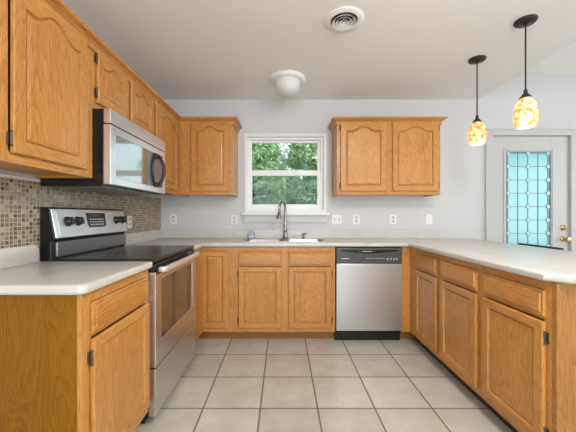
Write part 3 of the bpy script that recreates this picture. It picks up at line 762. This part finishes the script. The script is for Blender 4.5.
m = MB(); m.lathe([(0, -.0045), (.086, -.0045), (.086, -.0055), (0, -.0055)], 40); m.build('vent_throat', M['blackmat'], vt)
for r in (.070, .047, .025):
    m = MB(); m.lathe([(r-.008, -.0055), (r+.008, -.022), (r+.005, -.022), (r-.011, -.0055)], 48, closed=True); m.build('vent_ring', M['trim'], vt, smooth=True)
m = MB(); m.lathe([(0, -.006), (.006, -.010), (.011, -.020), (0, -.022)], 24); m.build('vent_hub', M['trim'], vt)

def pendant(label, x, y, zt, zb, tilt):
    t = thing('pendant_light', label, 'pendant light', (x, y, CZ), 0, 'pendant lights over the peninsula')
    H = zt-CZ
    m = MB(); m.lathe([(0, 0), (.062, 0), (.064, -.006), (.058, -.016), (.02, -.022), (.008, -.030), (0, -.030)], 36); m.build('canopy', M['darkmetal'], t, smooth=True)
    m = MB(); m.tube([(0, 0, -.028), (0, 0, H+.035)], .0048, 10); m.build('rod', M['darkmetal'], t, smooth=True)
    m = MB(); m.lathe([(0, H+.05), (.010, H+.048), (.012, H+.025), (.024, H+.010), (.034, H-.004), (.030, H-.008), (0, H-.008)], 24); m.build('socket_cap', M['darkmetal'], t, smooth=True)
    L_ = zb-zt
    prof = [(.030, -.004), (.050, -.022), (.068, -.055), (.079, -.100), (.081, -.130), (.075, -.170), (.064, -.205)]
    sc = -L_/.205
    out = [(r*.82, H+z*sc) for r, z in prof]; inn = [(r-.003, z) for r, z in out[::-1]]
    m = MB(); m.lathe(out+inn, 40, closed=True); s = m.build('glass_shade', M['shade'], t, smooth=True, label='mottled amber and cream glass shade')
    m = MB(); m.lathe([(0, H-.03), (.012, H-.035), (.014, H-.05), (.028, H-.085), (.028, H-.105), (.015, H-.125), (0, H-.13)], 20); b = m.build('bulb', M['bulb'], t, smooth=True)
    l = bpy.data.lights.new('pendant_lamp', 'POINT'); l.energy = .6; l.color = (1, .88, .68); l.shadow_soft_size = .03
    o = bpy.data.objects.new('pendant_lamp', l); C.objects.link(o); o.parent = t; o.location = (0, 0, H-.165)
    return t
pendant('amber glass pendant light hanging farther away, near the back wall', 1.584, 2.41, 1.932, 1.745, 0)
pendant('amber glass pendant light hanging closer to the camera, upper right', 1.587, 1.933, 1.940, 1.745, 0)

# ------------------------------------------------------------ stool whose back shows over the counter edge
bs = thing('bar_stool', 'dark bar stool whose top rail just shows beyond the counter, in front of the door', 'stool', (2.36, 2.44, 0), 0)
m = MB(); m.box(-.19, .19, -.19, .19, .63, .665, bev=.015); m.build('seat', M['blackmat'], bs)
for sx, sy in ((-1, -1), (-1, 1), (1, -1), (1, 1)):
    m = MB(); m.tube([(sx*.165, sy*.165, .632), (sx*.19, sy*.19, 0)], .016, 10); m.build('leg', M['blackmat'], bs)
for sx in (-1, 1):
    m = MB(); m.tube([(sx*.178, -.178, .25), (sx*.178, .178, .25)], .009, 8); m.build('stretcher', M['blackmat'], bs)
for sy in (-1, 1):
    m = MB(); m.tube([(-.16, sy*.165, .66), (-.245, sy*.185, .90)], .012, 8); m.build('back_post', M['blackmat'], bs)
m = MB(); m.box(-.258, -.232, -.205, .205, .84, .921, bev=.006); m.build('top_rail', M['blackmat'], bs)

# ------------------------------------------------------------ garden outside
box('ground_outside', M['lawn'], -12, 12, FY+.15, 22, -.35, -.25, kind='structure')
def tree(label, x, y, h, rad, zc, leafmat, n, seed):
    rnd = random.Random(seed)
    t = thing('tree', label, 'tree', (x, y, -.25), 0, 'trees outside the window')
    m = MB(); m.tube([(0, 0, 0), (.05, .03, h*.35), (-.03, .05, h*.7)], [.14, .11, .05], 10)
    for k in range(6):
        a = k*1.05+rnd.random(); m.tube([(0, 0, h*.3+.08*k), (math.cos(a)*rad*.5, math.sin(a)*rad*.5, h*.5+.1*k)], [.045, .015], 7)
    m.build('trunk', M['bark'], t)
    bm = bmesh.new()
    cl = []
    for k in range(26):
        d = Vector((rnd.gauss(0, 1), rnd.gauss(0, 1), rnd.gauss(0, 1))).normalized()*rad*(rnd.random()**.4)*.8
        cl.append((Vector((d.x, d.y, zc+.25+d.z*1.25)), rad*rnd.uniform(.22, .42)))
    for k in range(n):
        c, r = cl[rnd.randrange(len(cl))]
        d = Vector((rnd.gauss(0, 1), rnd.gauss(0, 1), rnd.gauss(0, 1))).normalized()
        p = c+d*r*(.55+.45*rnd.random())
        s = rnd.uniform(.035, .075); nrm = (d+Vector((rnd.gauss(0, .5), rnd.gauss(0, .5), rnd.gauss(0, .5)))).normalized()
        u = nrm.orthogonal().normalized(); a = rnd.random()*6.28; w = nrm.cross(u); u, w = u*math.cos(a)+w*math.sin(a), w*math.cos(a)-u*math.sin(a)
        vs = [bm.verts.new(p+u*s), bm.verts.new(p+w*s*.45+nrm*.008), bm.verts.new(p-u*s), bm.verts.new(p-w*s*.45+nrm*.008)]
        bm.faces.new(vs)
    mb = MB(); mb.bm.free(); mb.bm = bm; mb.build('foliage', leafmat, t)
for a in [('light green leafy tree outside, filling the left half of the window', -.75, 7.2, 3.6, 1.05, 2.3, M['leaf'], 9000, 1),
          ('leafy green tree outside, right half of the window, thinner with sky showing through', .85, 7.8, 3.6, .9, 2.5, M['leaf'], 5000, 2),
          ('rounded dark green bush outside in the lower left of the window', -.55, 5.6, 1.6, .55, 1.25, M['leaf2'], 5000, 3),
          ('wide leafy green bush outside low in the window, right of the rounded bush', .55, 6.3, 1.7, .7, 1.2, M['leaf2'], 6000, 6),
          ('dark green tree outside behind the others, lower centre of the window', .25, 10.4, 3.4, 1.35, 1.6, M['leaf2'], 8000, 4),
          ('tall dark green tree outside behind the others, top left of the window', -1.0, 13.6, 7, 2.0, 4.2, M['leaf2'], 9000, 5)]:
    tree(*a)
